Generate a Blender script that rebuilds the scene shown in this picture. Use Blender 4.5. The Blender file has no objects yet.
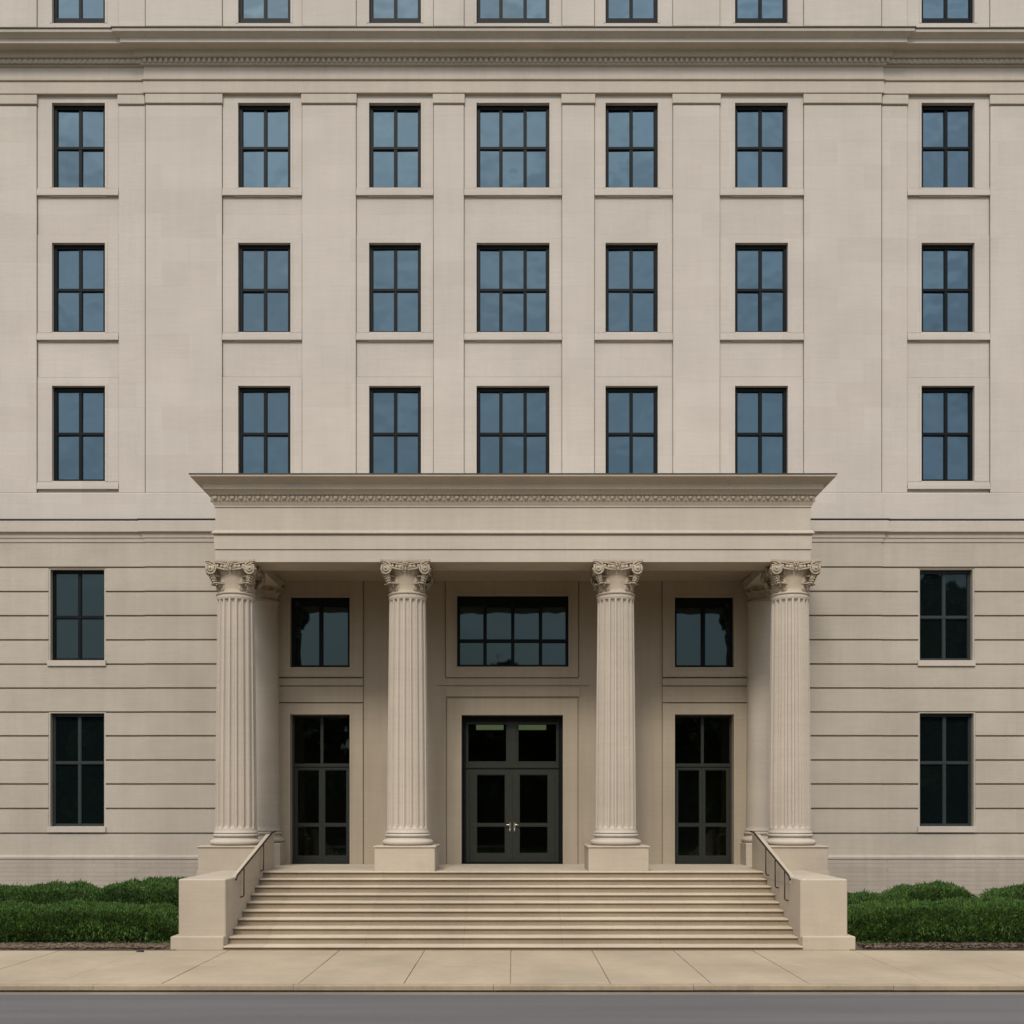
import bpy, math, random
import numpy as np
from mathutils import Vector, Matrix, noise as mnoise
random.seed(7); rng = np.random.default_rng(11)
PI = math.pi
scene = bpy.context.scene
COL = scene.collection
EYE, DW, F = 2.67, 26.0, 1040.0     # eye height, distance to the facade, focal length in px
HY, CX = 810.0, 513.0
def X(px): return (px - CX) / 40.0              # facade plane: 40 px per metre
def Z(py): return EYE + (HY - py) / 40.0
def YD(d): return d - DW                        # depth from the lens -> world y

# ------------------------------------------------------------------ materials
def new_mat(name):
    m = bpy.data.materials.new(name); m.use_nodes = True
    nt = m.node_tree
    return m, nt, nt.nodes['Principled BSDF']
def N(nt, typ, **kw):
    n = nt.nodes.new(typ)
    for k, v in kw.items():
        if k in n.inputs: n.inputs[k].default_value = v
        else: setattr(n, k, v)
    return n
def ramp(nt, src, p0, c0, p1, c1):
    r = nt.nodes.new('ShaderNodeValToRGB')
    r.color_ramp.elements[0].position = p0; r.color_ramp.elements[0].color = (*c0, 1)
    r.color_ramp.elements[1].position = p1; r.color_ramp.elements[1].color = (*c1, 1)
    nt.links.new(src, r.inputs['Fac']); return r
def g3(v): return (v, v, v)
def mul(nt, a, b, fac=1.0):
    m = nt.nodes.new('ShaderNodeMix'); m.data_type = 'RGBA'; m.blend_type = 'MULTIPLY'
    m.inputs[0].default_value = fac
    nt.links.new(a, m.inputs[6]); nt.links.new(b, m.inputs[7]); return m.outputs[2]

def stone(name, col, blocks=None, streak=0.10, blotch=0.10, grain=0.10, rough=0.85, bump=0.12, bw=1.35, bh=0.605, zoff=0.0, mort=0.80):
    m, nt, bs = new_mat(name)
    L = nt.links.new
    tc = N(nt, 'ShaderNodeTexCoord')
    geo = N(nt, 'ShaderNodeNewGeometry')
    pos = geo.outputs['Position']
    base = N(nt, 'ShaderNodeRGB'); base.outputs[0].default_value = (*col, 1)
    c = base.outputs[0]
    n1 = N(nt, 'ShaderNodeTexNoise', Scale=0.55, Detail=4.0, Roughness=0.55); L(pos, n1.inputs['Vector'])
    c = mul(nt, c, ramp(nt, n1.outputs['Fac'], 0.3, g3(1 - blotch), 0.7, g3(1 + blotch * 0.5)).outputs[0])
    mp = N(nt, 'ShaderNodeMapping'); mp.inputs['Scale'].default_value = (5.5, 5.5, 0.35); L(pos, mp.inputs['Vector'])
    n2 = N(nt, 'ShaderNodeTexNoise', Scale=1.0, Detail=5.0, Roughness=0.6); L(mp.outputs[0], n2.inputs['Vector'])
    c = mul(nt, c, ramp(nt, n2.outputs['Fac'], 0.32, (1 - streak, 1 - streak * 1.05, 1 - streak * 1.1), 0.62, g3(1.0)).outputs[0])
    mp3 = N(nt, 'ShaderNodeMapping'); mp3.inputs['Scale'].default_value = (1.2, 1.2, 16.0); L(pos, mp3.inputs['Vector'])
    n4 = N(nt, 'ShaderNodeTexNoise', Scale=1.0, Detail=3.0, Roughness=0.6); L(mp3.outputs[0], n4.inputs['Vector'])
    c = mul(nt, c, ramp(nt, n4.outputs['Fac'], 0.3, g3(1 - grain * 0.6), 0.65, g3(1.0)).outputs[0])
    n3 = N(nt, 'ShaderNodeTexNoise', Scale=38.0, Detail=6.0, Roughness=0.7); L(pos, n3.inputs['Vector'])
    c = mul(nt, c, ramp(nt, n3.outputs['Fac'], 0.3, g3(1 - grain), 0.7, g3(1 + grain * 0.4)).outputs[0])
    if blocks:
        sx = N(nt, 'ShaderNodeSeparateXYZ'); L(pos, sx.inputs[0])
        ad = N(nt, 'ShaderNodeMath', operation='ADD'); L(sx.outputs[2], ad.inputs[0]); ad.inputs[1].default_value = zoff
        cb = N(nt, 'ShaderNodeCombineXYZ'); L(sx.outputs[0], cb.inputs[0]); L(ad.outputs[0], cb.inputs[1])
        br = N(nt, 'ShaderNodeTexBrick', Scale=1.0)
        br.inputs['Color1'].default_value = (1, 1, 1, 1)
        br.inputs['Color2'].default_value = (blocks, blocks * 0.995, blocks * 0.985, 1)
        br.inputs['Mortar'].default_value = (mort, mort * 0.98, mort * 0.95, 1)
        br.inputs['Mortar Size'].default_value = 0.0055
        br.inputs['Mortar Smooth'].default_value = 0.3
        br.inputs['Brick Width'].default_value = bw
        br.inputs['Row Height'].default_value = bh
        L(cb.outputs[0], br.inputs['Vector'])
        c = mul(nt, c, br.outputs['Color'])
    L(c, bs.inputs['Base Color'])
    bs.inputs['Roughness'].default_value = rough
    bs.inputs['Specular IOR Level'].default_value = 0.25
    bp = N(nt, 'ShaderNodeBump', Strength=bump, Distance=0.01)
    n5 = N(nt, 'ShaderNodeTexNoise', Scale=14.0, Detail=8.0, Roughness=0.7); L(pos, n5.inputs['Vector'])
    L(n5.outputs['Fac'], bp.inputs['Height']); L(bp.outputs[0], bs.inputs['Normal'])
    return m

def simple(name, col, rough=0.5, metal=0.0, var=0.1, scale=20.0, spec=0.5):
    m, nt, bs = new_mat(name)
    geo = N(nt, 'ShaderNodeNewGeometry')
    base = N(nt, 'ShaderNodeRGB'); base.outputs[0].default_value = (*col, 1)
    n1 = N(nt, 'ShaderNodeTexNoise', Scale=scale, Detail=5.0); nt.links.new(geo.outputs['Position'], n1.inputs['Vector'])
    c = mul(nt, base.outputs[0], ramp(nt, n1.outputs['Fac'], 0.3, g3(1 - var), 0.7, g3(1 + var)).outputs[0])
    nt.links.new(c, bs.inputs['Base Color'])
    bs.inputs['Roughness'].default_value = rough; bs.inputs['Metallic'].default_value = metal
    bs.inputs['Specular IOR Level'].default_value = spec
    return m

def glass(name, ior, base, tint, wav=0.02):
    m, nt, bs = new_mat(name)
    geo = N(nt, 'ShaderNodeNewGeometry')
    bs.inputs['Base Color'].default_value = (*base, 1)
    bs.inputs['Roughness'].default_value = 0.03
    bs.inputs['IOR'].default_value = ior
    bs.inputs['Specular IOR Level'].default_value = 0.5
    bs.inputs['Specular Tint'].default_value = (*tint, 1)
    n1 = N(nt, 'ShaderNodeTexNoise', Scale=0.9, Detail=2.0); nt.links.new(geo.outputs['Position'], n1.inputs['Vector'])
    bp = N(nt, 'ShaderNodeBump', Strength=wav, Distance=1.0)
    nt.links.new(n1.outputs['Fac'], bp.inputs['Height']); nt.links.new(bp.outputs[0], bs.inputs['Normal'])
    return m

M = {}
M['wall'] = stone('limestone_wall', (0.478, 0.419, 0.360), blocks=0.945, streak=0.03, blotch=0.07, grain=0.08, zoff=-0.045, mort=0.93)
M['rust'] = stone('limestone_base', (0.418, 0.361, 0.290), blocks=0.94, streak=0.05, blotch=0.12, grain=0.10, bw=2.1, zoff=-0.325, mort=0.93)
M['trim'] = stone('limestone_trim', (0.445, 0.383, 0.318), streak=0.05, blotch=0.08, grain=0.08)
M['portico'] = stone('limestone_portico', (0.455, 0.388, 0.308), streak=0.05, blotch=0.10, grain=0.08, bump=0.15)
M['carved'] = stone('limestone_carved', (0.430, 0.350, 0.255), streak=0.10, blotch=0.15, grain=0.18, bump=0.3)
M['recess'] = stone('limestone_porch_wall', (0.350, 0.287, 0.208), blocks=0.96, streak=0.08, blotch=0.08, grain=0.07, zoff=-0.1, mort=0.9)  # darker than the outer stone: porch shade put into the colour
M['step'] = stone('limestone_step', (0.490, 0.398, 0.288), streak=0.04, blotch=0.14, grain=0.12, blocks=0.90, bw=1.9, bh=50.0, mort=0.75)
M['cheek'] = stone('limestone_cheek', (0.425, 0.350, 0.262), streak=0.04, blotch=0.14, grain=0.08)
M['walk'] = stone('pavement_concrete', (0.37, 0.290, 0.195), streak=0.05, blotch=0.16, grain=0.14, rough=0.9)
M['kerb'] = stone('kerb_concrete', (0.33, 0.255, 0.165), streak=0.15, blotch=0.16, grain=0.16, rough=0.9)
M['gutter'] = stone('gutter_concrete', (0.20, 0.160, 0.120), streak=0.1, blotch=0.2, grain=0.2, rough=0.9)
M['frame'] = simple('dark_window_metal', (0.0035, 0.0048, 0.0048), 0.5, 0.0, 0.2, spec=0.12)
M['sframe'] = simple('slate_window_metal', (0.022, 0.028, 0.026), 0.5, 0.0, 0.2, spec=0.25)
M['flash'] = simple('bronze_flashing', (0.035, 0.028, 0.020), 0.6, 0.2, 0.2)
M['riser'] = stone('limestone_riser', (0.30, 0.236, 0.160), streak=0.06, blotch=0.15, grain=0.15, blocks=0.93, bw=1.9, bh=50.0, mort=0.8)  # same stone as the treads, with the risers' shade put into the colour
M['dframe'] = simple('grey_door_metal', (0.019, 0.020, 0.0145), 0.5, 0.0, 0.2, spec=0.25)
M['rail'] = simple('bronze_rail', (0.030, 0.023, 0.016), 0.5, 0.3, 0.25, spec=0.3)
M['brass'] = simple('polished_handle', (0.75, 0.68, 0.55), 0.25, 1.0, 0.05)
M['black'] = simple('blackened_metal', (0.012, 0.011, 0.010), 0.6, 0.3, 0.2)
M['plinth'] = stone('limestone_plinth', (0.40, 0.340, 0.278), blocks=0.93, streak=0.08, blotch=0.12, grain=0.12, bw=1.1, bh=0.11, zoff=-0.02, mort=0.70)
M['hillm'] = simple('bank_undergrowth', (0.022, 0.034, 0.012), 0.95, 0, 0.4, 0.8)
M['roof'] = simple('roof_membrane', (0.16, 0.15, 0.14), 0.9)
M['glass'] = glass('window_glass', 2.12, (0.008, 0.016, 0.022), (0.54, 0.80, 0.96), 0.03)
M['glass_low'] = glass('window_glass_low', 1.62, (0.003, 0.005, 0.005), (0.62, 0.88, 0.90), 0.012)
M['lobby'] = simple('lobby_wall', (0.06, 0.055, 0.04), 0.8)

# asphalt
def asphalt():
    m, nt, bs = new_mat('asphalt'); L = nt.links.new
    geo = N(nt, 'ShaderNodeNewGeometry'); pos = geo.outputs['Position']
    base = N(nt, 'ShaderNodeRGB'); base.outputs[0].default_value = (0.090, 0.078, 0.074, 1); c = base.outputs[0]
    mp = N(nt, 'ShaderNodeMapping'); mp.inputs['Scale'].default_value = (0.12, 2.2, 1); L(pos, mp.inputs['Vector'])
    n1 = N(nt, 'ShaderNodeTexNoise', Scale=1.0, Detail=4.0); L(mp.outputs[0], n1.inputs['Vector'])
    c = mul(nt, c, ramp(nt, n1.outputs['Fac'], 0.3, g3(0.82), 0.7, g3(1.12)).outputs[0])
    n2 = N(nt, 'ShaderNodeTexNoise', Scale=70.0, Detail=4.0, Roughness=0.8); L(pos, n2.inputs['Vector'])
    c = mul(nt, c, ramp(nt, n2.outputs['Fac'], 0.25, g3(0.72), 0.75, g3(1.25)).outputs[0])
    L(c, bs.inputs['Base Color']); bs.inputs['Roughness'].default_value = 0.85
    bp = N(nt, 'ShaderNodeBump', Strength=0.25, Distance=0.01); L(n2.outputs['Fac'], bp.inputs['Height']); L(bp.outputs[0], bs.inputs['Normal'])
    return m
M['asphalt'] = asphalt()

def leafmat(name, dark, light, scale=7.0):
    m, nt, bs = new_mat(name); L = nt.links.new
    geo = N(nt, 'ShaderNodeNewGeometry')
    n1 = N(nt, 'ShaderNodeTexNoise', Scale=scale, Detail=3.0, Roughness=0.7); L(geo.outputs['Position'], n1.inputs['Vector'])
    r = ramp(nt, n1.outputs['Fac'], 0.3, dark, 0.7, light)
    rr = ramp(nt, geo.outputs['Random Per Island'], 0.0, g3(0.6), 1.0, g3(1.35))
    c = mul(nt, r.outputs[0], rr.outputs[0])
    L(c, bs.inputs['Base Color']); bs.inputs['Roughness'].default_value = 0.6
    bs.inputs['Specular IOR Level'].default_value = 0.3
    return m
M['leaf'] = leafmat('hedge_leaf', (0.016, 0.040, 0.006), (0.072, 0.140, 0.019), 6.0)
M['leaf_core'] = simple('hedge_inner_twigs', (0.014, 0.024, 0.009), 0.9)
M['tree'] = leafmat('tree_leaf', (0.020, 0.045, 0.012), (0.045, 0.085, 0.02), 0.6)
M['bark'] = simple('bark', (0.06, 0.045, 0.03), 0.9)
def soilmat():
    m, nt, bs = new_mat('mulch'); L = nt.links.new
    geo = N(nt, 'ShaderNodeNewGeometry')
    n1 = N(nt, 'ShaderNodeTexNoise', Scale=26.0, Detail=6.0, Roughness=0.8); L(geo.outputs['Position'], n1.inputs['Vector'])
    r = ramp(nt, n1.outputs['Fac'], 0.35, (0.022, 0.014, 0.008), 0.7, (0.17, 0.115, 0.07))
    L(r.outputs[0], bs.inputs['Base Color']); bs.inputs['Roughness'].default_value = 0.95
    bp = N(nt, 'ShaderNodeBump', Strength=0.8, Distance=0.04); L(n1.outputs['Fac'], bp.inputs['Height']); L(bp.outputs[0], bs.inputs['Normal'])
    return m
M['soil'] = soilmat()
M['grass'] = leafmat('verge_grass', (0.03, 0.06, 0.015), (0.06, 0.11, 0.03), 3.0)
M['chip'] = simple('bark_chip', (0.12, 0.08, 0.048), 0.9, 0, 0.5, 30)

# ------------------------------------------------------------------ mesh helper
class MB:
    def __init__(s): s.v = []; s.f = []; s.smooth = []
    def add(s, verts, faces, smooth=False):
        o = len(s.v); s.v += [tuple(v) for v in verts]
        s.f += [tuple(i + o for i in f) for f in faces]; s.smooth += [smooth] * len(faces)
    def box(s, x0, x1, y0, y1, z0, z1, bev=0.0):
        if x0 > x1: x0, x1 = x1, x0
        if y0 > y1: y0, y1 = y1, y0
        if bev <= 0:
            v = [(x, y, z) for x in (x0, x1) for y in (y0, y1) for z in (z0, z1)]
            s.add(v, [(0, 1, 3, 2), (4, 6, 7, 5), (0, 4, 5, 1), (2, 3, 7, 6), (0, 2, 6, 4), (1, 5, 7, 3)])
            return
        b = bev; pts = []; idx = {}
        X_, Y_, Z_ = (x0, x1), (y0, y1), (z0, z1)
        for i in (0, 1):
            for j in (0, 1):
                for k in (0, 1):
                    sx, sy, sz = (1 - 2 * i), (1 - 2 * j), (1 - 2 * k)
                    idx[i, j, k, 'x'] = len(pts); pts.append((X_[i], Y_[j] + sy * b, Z_[k] + sz * b))
                    idx[i, j, k, 'y'] = len(pts); pts.append((X_[i] + sx * b, Y_[j], Z_[k] + sz * b))
                    idx[i, j, k, 'z'] = len(pts); pts.append((X_[i] + sx * b, Y_[j] + sy * b, Z_[k]))
        fs = []
        for i in (0, 1):
            fs.append([idx[i, 0, 0, 'x'], idx[i, 1, 0, 'x'], idx[i, 1, 1, 'x'], idx[i, 0, 1, 'x']])
            fs.append([idx[0, i, 0, 'y'], idx[1, i, 0, 'y'], idx[1, i, 1, 'y'], idx[0, i, 1, 'y']])
            fs.append([idx[0, 0, i, 'z'], idx[1, 0, i, 'z'], idx[1, 1, i, 'z'], idx[0, 1, i, 'z']])
        for i in (0, 1):
            for j in (0, 1):
                fs.append([idx[i, j, 0, 'x'], idx[i, j, 1, 'x'], idx[i, j, 1, 'y'], idx[i, j, 0, 'y']])
                fs.append([idx[i, 0, j, 'x'], idx[i, 1, j, 'x'], idx[i, 1, j, 'z'], idx[i, 0, j, 'z']])
                fs.append([idx[0, i, j, 'y'], idx[1, i, j, 'y'], idx[1, i, j, 'z'], idx[0, i, j, 'z']])
                for k in (0, 1):
                    fs.append([idx[i, j, k, 'x'], idx[i, j, k, 'y'], idx[i, j, k, 'z']])
        s.add(pts, fs)
    def lathe(s, prof, cx=0, cy=0, seg=48, a0=0.0, a1=2 * PI, smooth=True, caps=True):
        full = abs(a1 - a0 - 2 * PI) < 1e-6
        n = seg if full else seg + 1
        v = []
        for r, z in prof:
            for i in range(n):
                a = a0 + (a1 - a0) * i / seg
                v.append((cx + r * math.cos(a), cy + r * math.sin(a), z))
        f = []
        for j in range(len(prof) - 1):
            for i in range(seg):
                i2 = (i + 1) % n
                f.append((j * n + i, j * n + i2, (j + 1) * n + i2, (j + 1) * n + i))
        s.add(v, f, smooth)
        if caps and full:
            s.add(v[:n], [tuple(range(n))[::-1]]); s.add(v[-n:], [tuple(range(n))])
    def tube(s, pts, rad, seg=8, closed_caps=True, smooth=True):
        pts = [Vector(p) for p in pts]; n = len(pts); v = []
        up = Vector((0, 0, 1)); prev = None
        for i, p in enumerate(pts):
            t = (pts[min(i + 1, n - 1)] - pts[max(i - 1, 0)]).normalized()
            if prev is None:
                a = t.cross(up)
                if a.length < 1e-3: a = t.cross(Vector((1, 0, 0)))
            else:
                a = prev - t * prev.dot(t)
            a.normalize(); prev = a; b = t.cross(a)
            r = rad[i] if isinstance(rad, (list, tuple)) else rad
            for k in range(seg):
                q = 2 * PI * k / seg
                v.append(p + a * (r * math.cos(q)) + b * (r * math.sin(q)))
        f = [(i * seg + k, i * seg + (k + 1) % seg, (i + 1) * seg + (k + 1) % seg, (i + 1) * seg + k) for i in range(n - 1) for k in range(seg)]
        if closed_caps: f += [tuple(range(seg))[::-1], tuple(range((n - 1) * seg, n * seg))]
        s.add(v, f, smooth)
    def ball(s, c, r, seg=10, rings=6):
        rx, ry, rz = r if isinstance(r, tuple) else (r, r, r)
        v = [(c[0], c[1], c[2] - rz)]
        for j in range(1, rings):
            t = PI * j / rings
            for i in range(seg):
                a = 2 * PI * i / seg
                v.append((c[0] + rx * math.sin(t) * math.cos(a), c[1] + ry * math.sin(t) * math.sin(a), c[2] - rz * math.cos(t)))
        v.append((c[0], c[1], c[2] + rz)); last = len(v) - 1
        f = [(0, 1 + (i + 1) % seg, 1 + i) for i in range(seg)]
        for j in range(rings - 2):
            for i in range(seg):
                a = 1 + j * seg + i; b = 1 + j * seg + (i + 1) % seg
                f.append((a, b, b + seg, a + seg))
        o = 1 + (rings - 2) * seg
        f += [(last, o + i, o + (i + 1) % seg) for i in range(seg)]
        s.add(v, f, True)
    def sweep(s, prof, path, ends=True):
        """prof: (outward offset, z); path: orthogonal (x,y) points, outward is to the right of travel"""
        P = [Vector(p) for p in path]; n = len(P); nor = []
        for i in range(n - 1):
            t = (P[i + 1] - P[i]).normalized(); nor.append(Vector((t.y, -t.x)))
        v = []
        for i in range(n):
            if i == 0: m = nor[0]
            elif i == n - 1: m = nor[-1]
            else:
                m = nor[i - 1] + nor[i]
                m = m / m.dot(nor[i])
            for p, z in prof: v.append((P[i].x + m.x * p, P[i].y + m.y * p, z))
        k = len(prof)
        f = [(i * k + j, (i + 1) * k + j, (i + 1) * k + j + 1, i * k + j + 1) for i in range(n - 1) for j in range(k - 1)]
        if ends: f += [tuple(range(k)), tuple(range((n - 1) * k, n * k))[::-1]]
        s.add(v, f)
    def build(s, name, mat, parent=None, loc=None):
        me = bpy.data.meshes.new(name)
        me.from_pydata(s.v, [], s.f); me.update()
        me.polygons.foreach_set('use_smooth', s.smooth)
        me.materials.append(mat)
        o = bpy.data.objects.new(name, me); COL.objects.link(o)
        if parent: o.parent = parent
        if loc: o.location = loc
        return o
def empty(name, loc=(0, 0, 0)):
    o = bpy.data.objects.new(name, None); COL.objects.link(o); o.location = loc; o.empty_display_size = 0.3
    return o
def tag(o, label=None, cat=None, group=None, kind=None):
    if label: o['label'] = label
    if cat: o['category'] = cat
    if group: o['group'] = group
    if kind: o['kind'] = kind
    return o
def copy_tree(o, parent=None):
    c = o.copy(); COL.objects.link(c); c.parent = parent
    for ch in list(o.children): copy_tree(ch, c)
    return c

# ------------------------------------------------------------------ relief wall from painted rectangles
class Relief:
    def __init__(s, x0, x1, z0, z1, d): s.rects = [(x0, x1, z0, z1, d, False)]; s.b = (x0, x1, z0, z1)
    def paint(s, x0, x1, z0, z1, d, hole=False):
        bx0, bx1, bz0, bz1 = s.b
        x0, x1 = sorted((x0, x1)); z0, z1 = sorted((z0, z1))
        x0 = max(x0, bx0); x1 = min(x1, bx1); z0 = max(z0, bz0); z1 = min(z1, bz1)
        if x1 - x0 > 1e-5 and z1 - z0 > 1e-5: s.rects.append((x0, x1, z0, z1, d, hole))
    def mesh(s, mb):
        r6 = lambda v: round(v, 5)
        xs = sorted({r6(v) for r in s.rects for v in r[:2]}); zs = sorted({r6(v) for r in s.rects for v in r[2:4]})
        xi = {v: i for i, v in enumerate(xs)}; zi = {v: i for i, v in enumerate(zs)}
        D = np.zeros((len(xs) - 1, len(zs) - 1)); H = np.zeros(D.shape, bool)
        for x0, x1, z0, z1, d, h in s.rects:
            sl = (slice(xi[r6(x0)], xi[r6(x1)]), slice(zi[r6(z0)], zi[r6(z1)]))
            D[sl] = d; H[sl] = h
        nx, nz = D.shape
        for i in range(nx):
            # merge runs in z
            j = 0
            while j < nz:
                k = j
                while k + 1 < nz and D[i, k + 1] == D[i, j] and H[i, k + 1] == H[i, j]: k += 1
                if not H[i, j]:
                    mb.add([(xs[i], D[i, j], zs[j]), (xs[i + 1], D[i, j], zs[j]), (xs[i + 1], D[i, j], zs[k + 1]), (xs[i], D[i, j], zs[k + 1])], [(0, 1, 2, 3)])
                j = k + 1
        for i in range(nx - 1):
            for j in range(nz):
                a, b = D[i, j], D[i + 1, j]
                if a != b:
                    x = xs[i + 1]; mb.add([(x, a, zs[j]), (x, b, zs[j]), (x, b, zs[j + 1]), (x, a, zs[j + 1])], [(0, 1, 2, 3)])
        for i in range(nx):
            for j in range(nz - 1):
                a, b = D[i, j], D[i, j + 1]
                if a != b:
                    z = zs[j + 1]; mb.add([(xs[i], a, z), (xs[i + 1], a, z), (xs[i + 1], b, z), (xs[i], b, z)], [(0, 1, 2, 3)])

# ================================================================== BUILDING
bld = empty('office_building', (0, 0, 0))
tag(bld, 'pale limestone office building with dark-framed windows and a four-column entrance portico', 'building')
XE = 17.0                 # half width of the building
LAND = 1.32               # landing height
CEN, WING = 0.0, 0.035     # y of the pilaster plane, centre and wings
REV = 0.27                # reveal depth
xl, xr = X(145), X(882)
ztop = Z(-125)
zs0, zs1 = Z(541), Z(521)   # string course
def XD(px, y): return X(px) * (DW + y) / DW
def ZD(py, y): return EYE + (HY - py) / 40.0 * (DW + y) / DW
# --- upper wall
up = Relief(-XE, XE, zs1, ztop, WING + 0.06)
up.paint(xl, xr, zs1, ztop, CEN + 0.06)
cols = [(52, 105), (238, 290.5), (369, 421), (476.5, 549.5), (605.5, 658), (735, 788), (921.5, 974.5)]
bays = [(36, 118), (222, 302), (356, 433.5), (464, 562), (594.5, 673), (720, 804), (908, 991)]
rowsU = [(-62, 23, -70), (104, 188, 94), (244, 332.5, 233), (387, 481.5, 376)]
for ci, ((a, b), (ba, bb)) in enumerate(zip(cols, bays)):
    off = WING if ci in (0, 6) else CEN
    for (t, bt, ft) in rowsU:
        a2, b2 = CX + 40 * XD(a, off + .035), CX + 40 * XD(b, off + .035)
        t2, bt2 = HY - 40 * (ZD(t, off + .035) - EYE), HY - 40 * (ZD(bt, off + .035) - EYE)
        up.paint(X(ba), X(bb), Z(ft), Z(bt2 if bt > 30 else 32), off + 0.035)
        for q in (ba, bb): up.paint(X(q) - 0.009, X(q) + 0.009, Z(ft), Z(bt2 if bt > 30 else 32), off + 0.11)
        if ft > 100: up.paint(X(ba), X(bb), Z(ft) - 0.008, Z(ft) + 0.008, off + 0.10)
        # thin architrave line round the opening
        up.paint(X(a2 - 2.2), X(b2 + 2.2), Z(t2 - 2.2), Z(bt2), off + 0.026)
for ci, (a, b) in enumerate(cols):
    off = WING if ci in (0, 6) else CEN
    for (t, bt, ft) in rowsU:
        up.paint(XD(a, off + .03), XD(b, off + .03), ZD(t - 1.2, off + .03), ZD(bt, off + .03), off + 0.06 + REV, True)
for (ba, bb), off in zip(bays, (WING, CEN, CEN, CEN, CEN, CEN, WING)):
    for t0, t1 in ((188, 233), (333, 376), (481.5, 493)):
        for q in (ba, bb): up.paint(X(q) - 0.009, X(q) + 0.009, Z(t1), Z(t0), off + 0.11)
mb = MB(); up.mesh(mb)
# thin continuous course line on the lower part of the pilasters is separate below
mb.box(-XE, -XE + 0.4, 0.16, 14, 0.0, ztop); mb.box(XE - 0.4, XE, 0.16, 14, 0.0, ztop)
mb.box(-XE + 0.4, XE - 0.4, 13.6, 14, 0.0, ztop)
wall = mb.build('wall', M['wall'], bld)
mb = MB(); mb.box(-XE + 0.05, XE - 0.05, 0.2, 13.95, ztop - 0.5, ztop - 0.2); mb.build('roof', M['roof'], bld)

# --- lower rusticated wall and the wall inside the porch
xp = X(262)               # the porch wall starts behind the engaged columns
low = Relief(-XE, xp, 0.0, zs1, WING)
lowR = Relief(-xp, XE, 0.0, zs1, WING)
joints = [567, 591.3, 615.5, 639.7, 664, 688, 712, 735.8, 760, 784, 808.5, 833.3]
G = 0.06
for rel, c0, c1 in ((low, xl, xp), (lowR, -xp, xr)):
    rel.paint(c0, c1, 0.0, zs1, CEN)
    for j in joints:
        rel.paint(-XE, XE, Z(j + 0.85), Z(j - 0.85), WING + G)
        rel.paint(c0, c1, Z(j + 0.85), Z(j - 0.85), CEN + G)
wins = [(49.5, 103.5, 569, 660), (49.5, 103.5, 713, 826.5), (920.5, 973.5, 569, 660), (920.5, 974.5, 713, 826.5)]
for a, b, t, bt in wins:
    rel = low if a < 500 else lowR
    rel.paint(X(a - 1.6), X(b + 1.6), Z(t - 1), Z(bt), WING + 0.012)
    rel.paint(X(a), X(b), Z(t), Z(bt), WING + REV, True)
for rel in (low, lowR):
    mb = MB(); rel.mesh(mb); mb.build('rusticated_wall', M['rust'], bld)
# plinth along the foot of the wall, with a chamfered ledge
pr = [(0.0, 0.0), (0.085, 0.0), (0.085, Z(859.5)), (0.10, Z(859)), (0.10, Z(857)), (0.03, Z(855.2)), (0.0, Z(855))]
for pth in ([(-XE, WING), (xl, WING), (xl, CEN), (-6.97, CEN)], [(6.97, CEN), (xr, CEN), (xr, WING), (XE, WING)]):
    mb = MB(); mb.sweep(pr, pth); mb.build('plinth', M['plinth'], bld)
# string course
pr = [(0.0, Z(542)), (0.02, Z(542)), (0.03, Z(538.5)), (0.05, Z(538)), (0.065, Z(534)), (0.13, Z(532.6)), (0.135, Z(522.5)), (0.115, Z(521.3)), (0.055, Z(520.6)), (-0.06, Z(520.4))]
mb = MB(); mb.sweep(pr, [(-XE, WING), (xl, WING), (xl, CEN), (xr, CEN), (xr, WING), (XE, WING)])
sc_ = mb.build('string_course', M['trim'], bld)
FL = lambda p, z: [(-0.05, z), (p + 0.012, z - 0.006), (p + 0.012, z + 0.016), (-0.05, z + 0.03)]
fullpath = [(-XE, WING), (xl, WING), (xl, CEN), (xr, CEN), (xr, WING), (XE, WING)]
mb = MB(); mb.sweep(FL(0.135, Z(520.6)), fullpath); mb.build('flashing', M['flash'], sc_)
mb = MB(); mb.sweep([(-0.058, Z(519.6)), (0.008, Z(519.6)), (0.008, Z(493.3)), (-0.004, Z(492.6)), (-0.058, Z(492.6))], fullpath)
mb.build('plain_course', M['wall'], bld)

# porch wall
pw = Relief(xp, -xp, LAND, zs1, CEN)
def opening(a, b, t, bt, sa, sb, st, sbt, d=REV, sd=-0.045, bd=0.012):
    # line groove round the raised surround
    pw.paint(X(sa - 0.8), X(sb + 0.8), Z(st - 0.8), Z(sbt + (0.8 if sbt < 850 else 0)), CEN + 0.03)
    pw.paint(X(sa), X(sb), Z(st), Z(sbt), CEN + sd)
    pw.paint(X(a - 2), X(b + 2), Z(t - 2), Z(bt + (2 if bt < 850 else 0)), CEN + sd - bd)
LB = Z(0) * 0
yb = HY + (EYE - LAND) * 40
for (a, b) in ((290.5, 350), (674.5, 733.5)):
    sa, sb = (a - 14.5, b + 13)
    if a > 500: sa, sb = a - 12, b + 14
    pw.paint(X(sa - 0.8), X(sb + 0.8), Z(677), Z(704), CEN + 0.03)
    pw.paint(X(sa), X(sb), Z(678.6), Z(685.6), CEN - 0.03)
    pw.paint(X(sa), X(sb), Z(686.6), Z(702.2), CEN - 0.02)
    opening(a, b, 597, 667.5, sa, sb, 581, 677)
    opening(a, b, 714.5, yb, sa, sb, 703.6, yb)
pw.paint(X(437), X(589), Z(685.2), Z(686.2), CEN + 0.02)
opening(457, 568.5, 595.5, 667, 446, 578, 580, 677.5)
pw.paint(X(446), X(579.5), Z(687), Z(696.5), CEN - 0.03)
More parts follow.
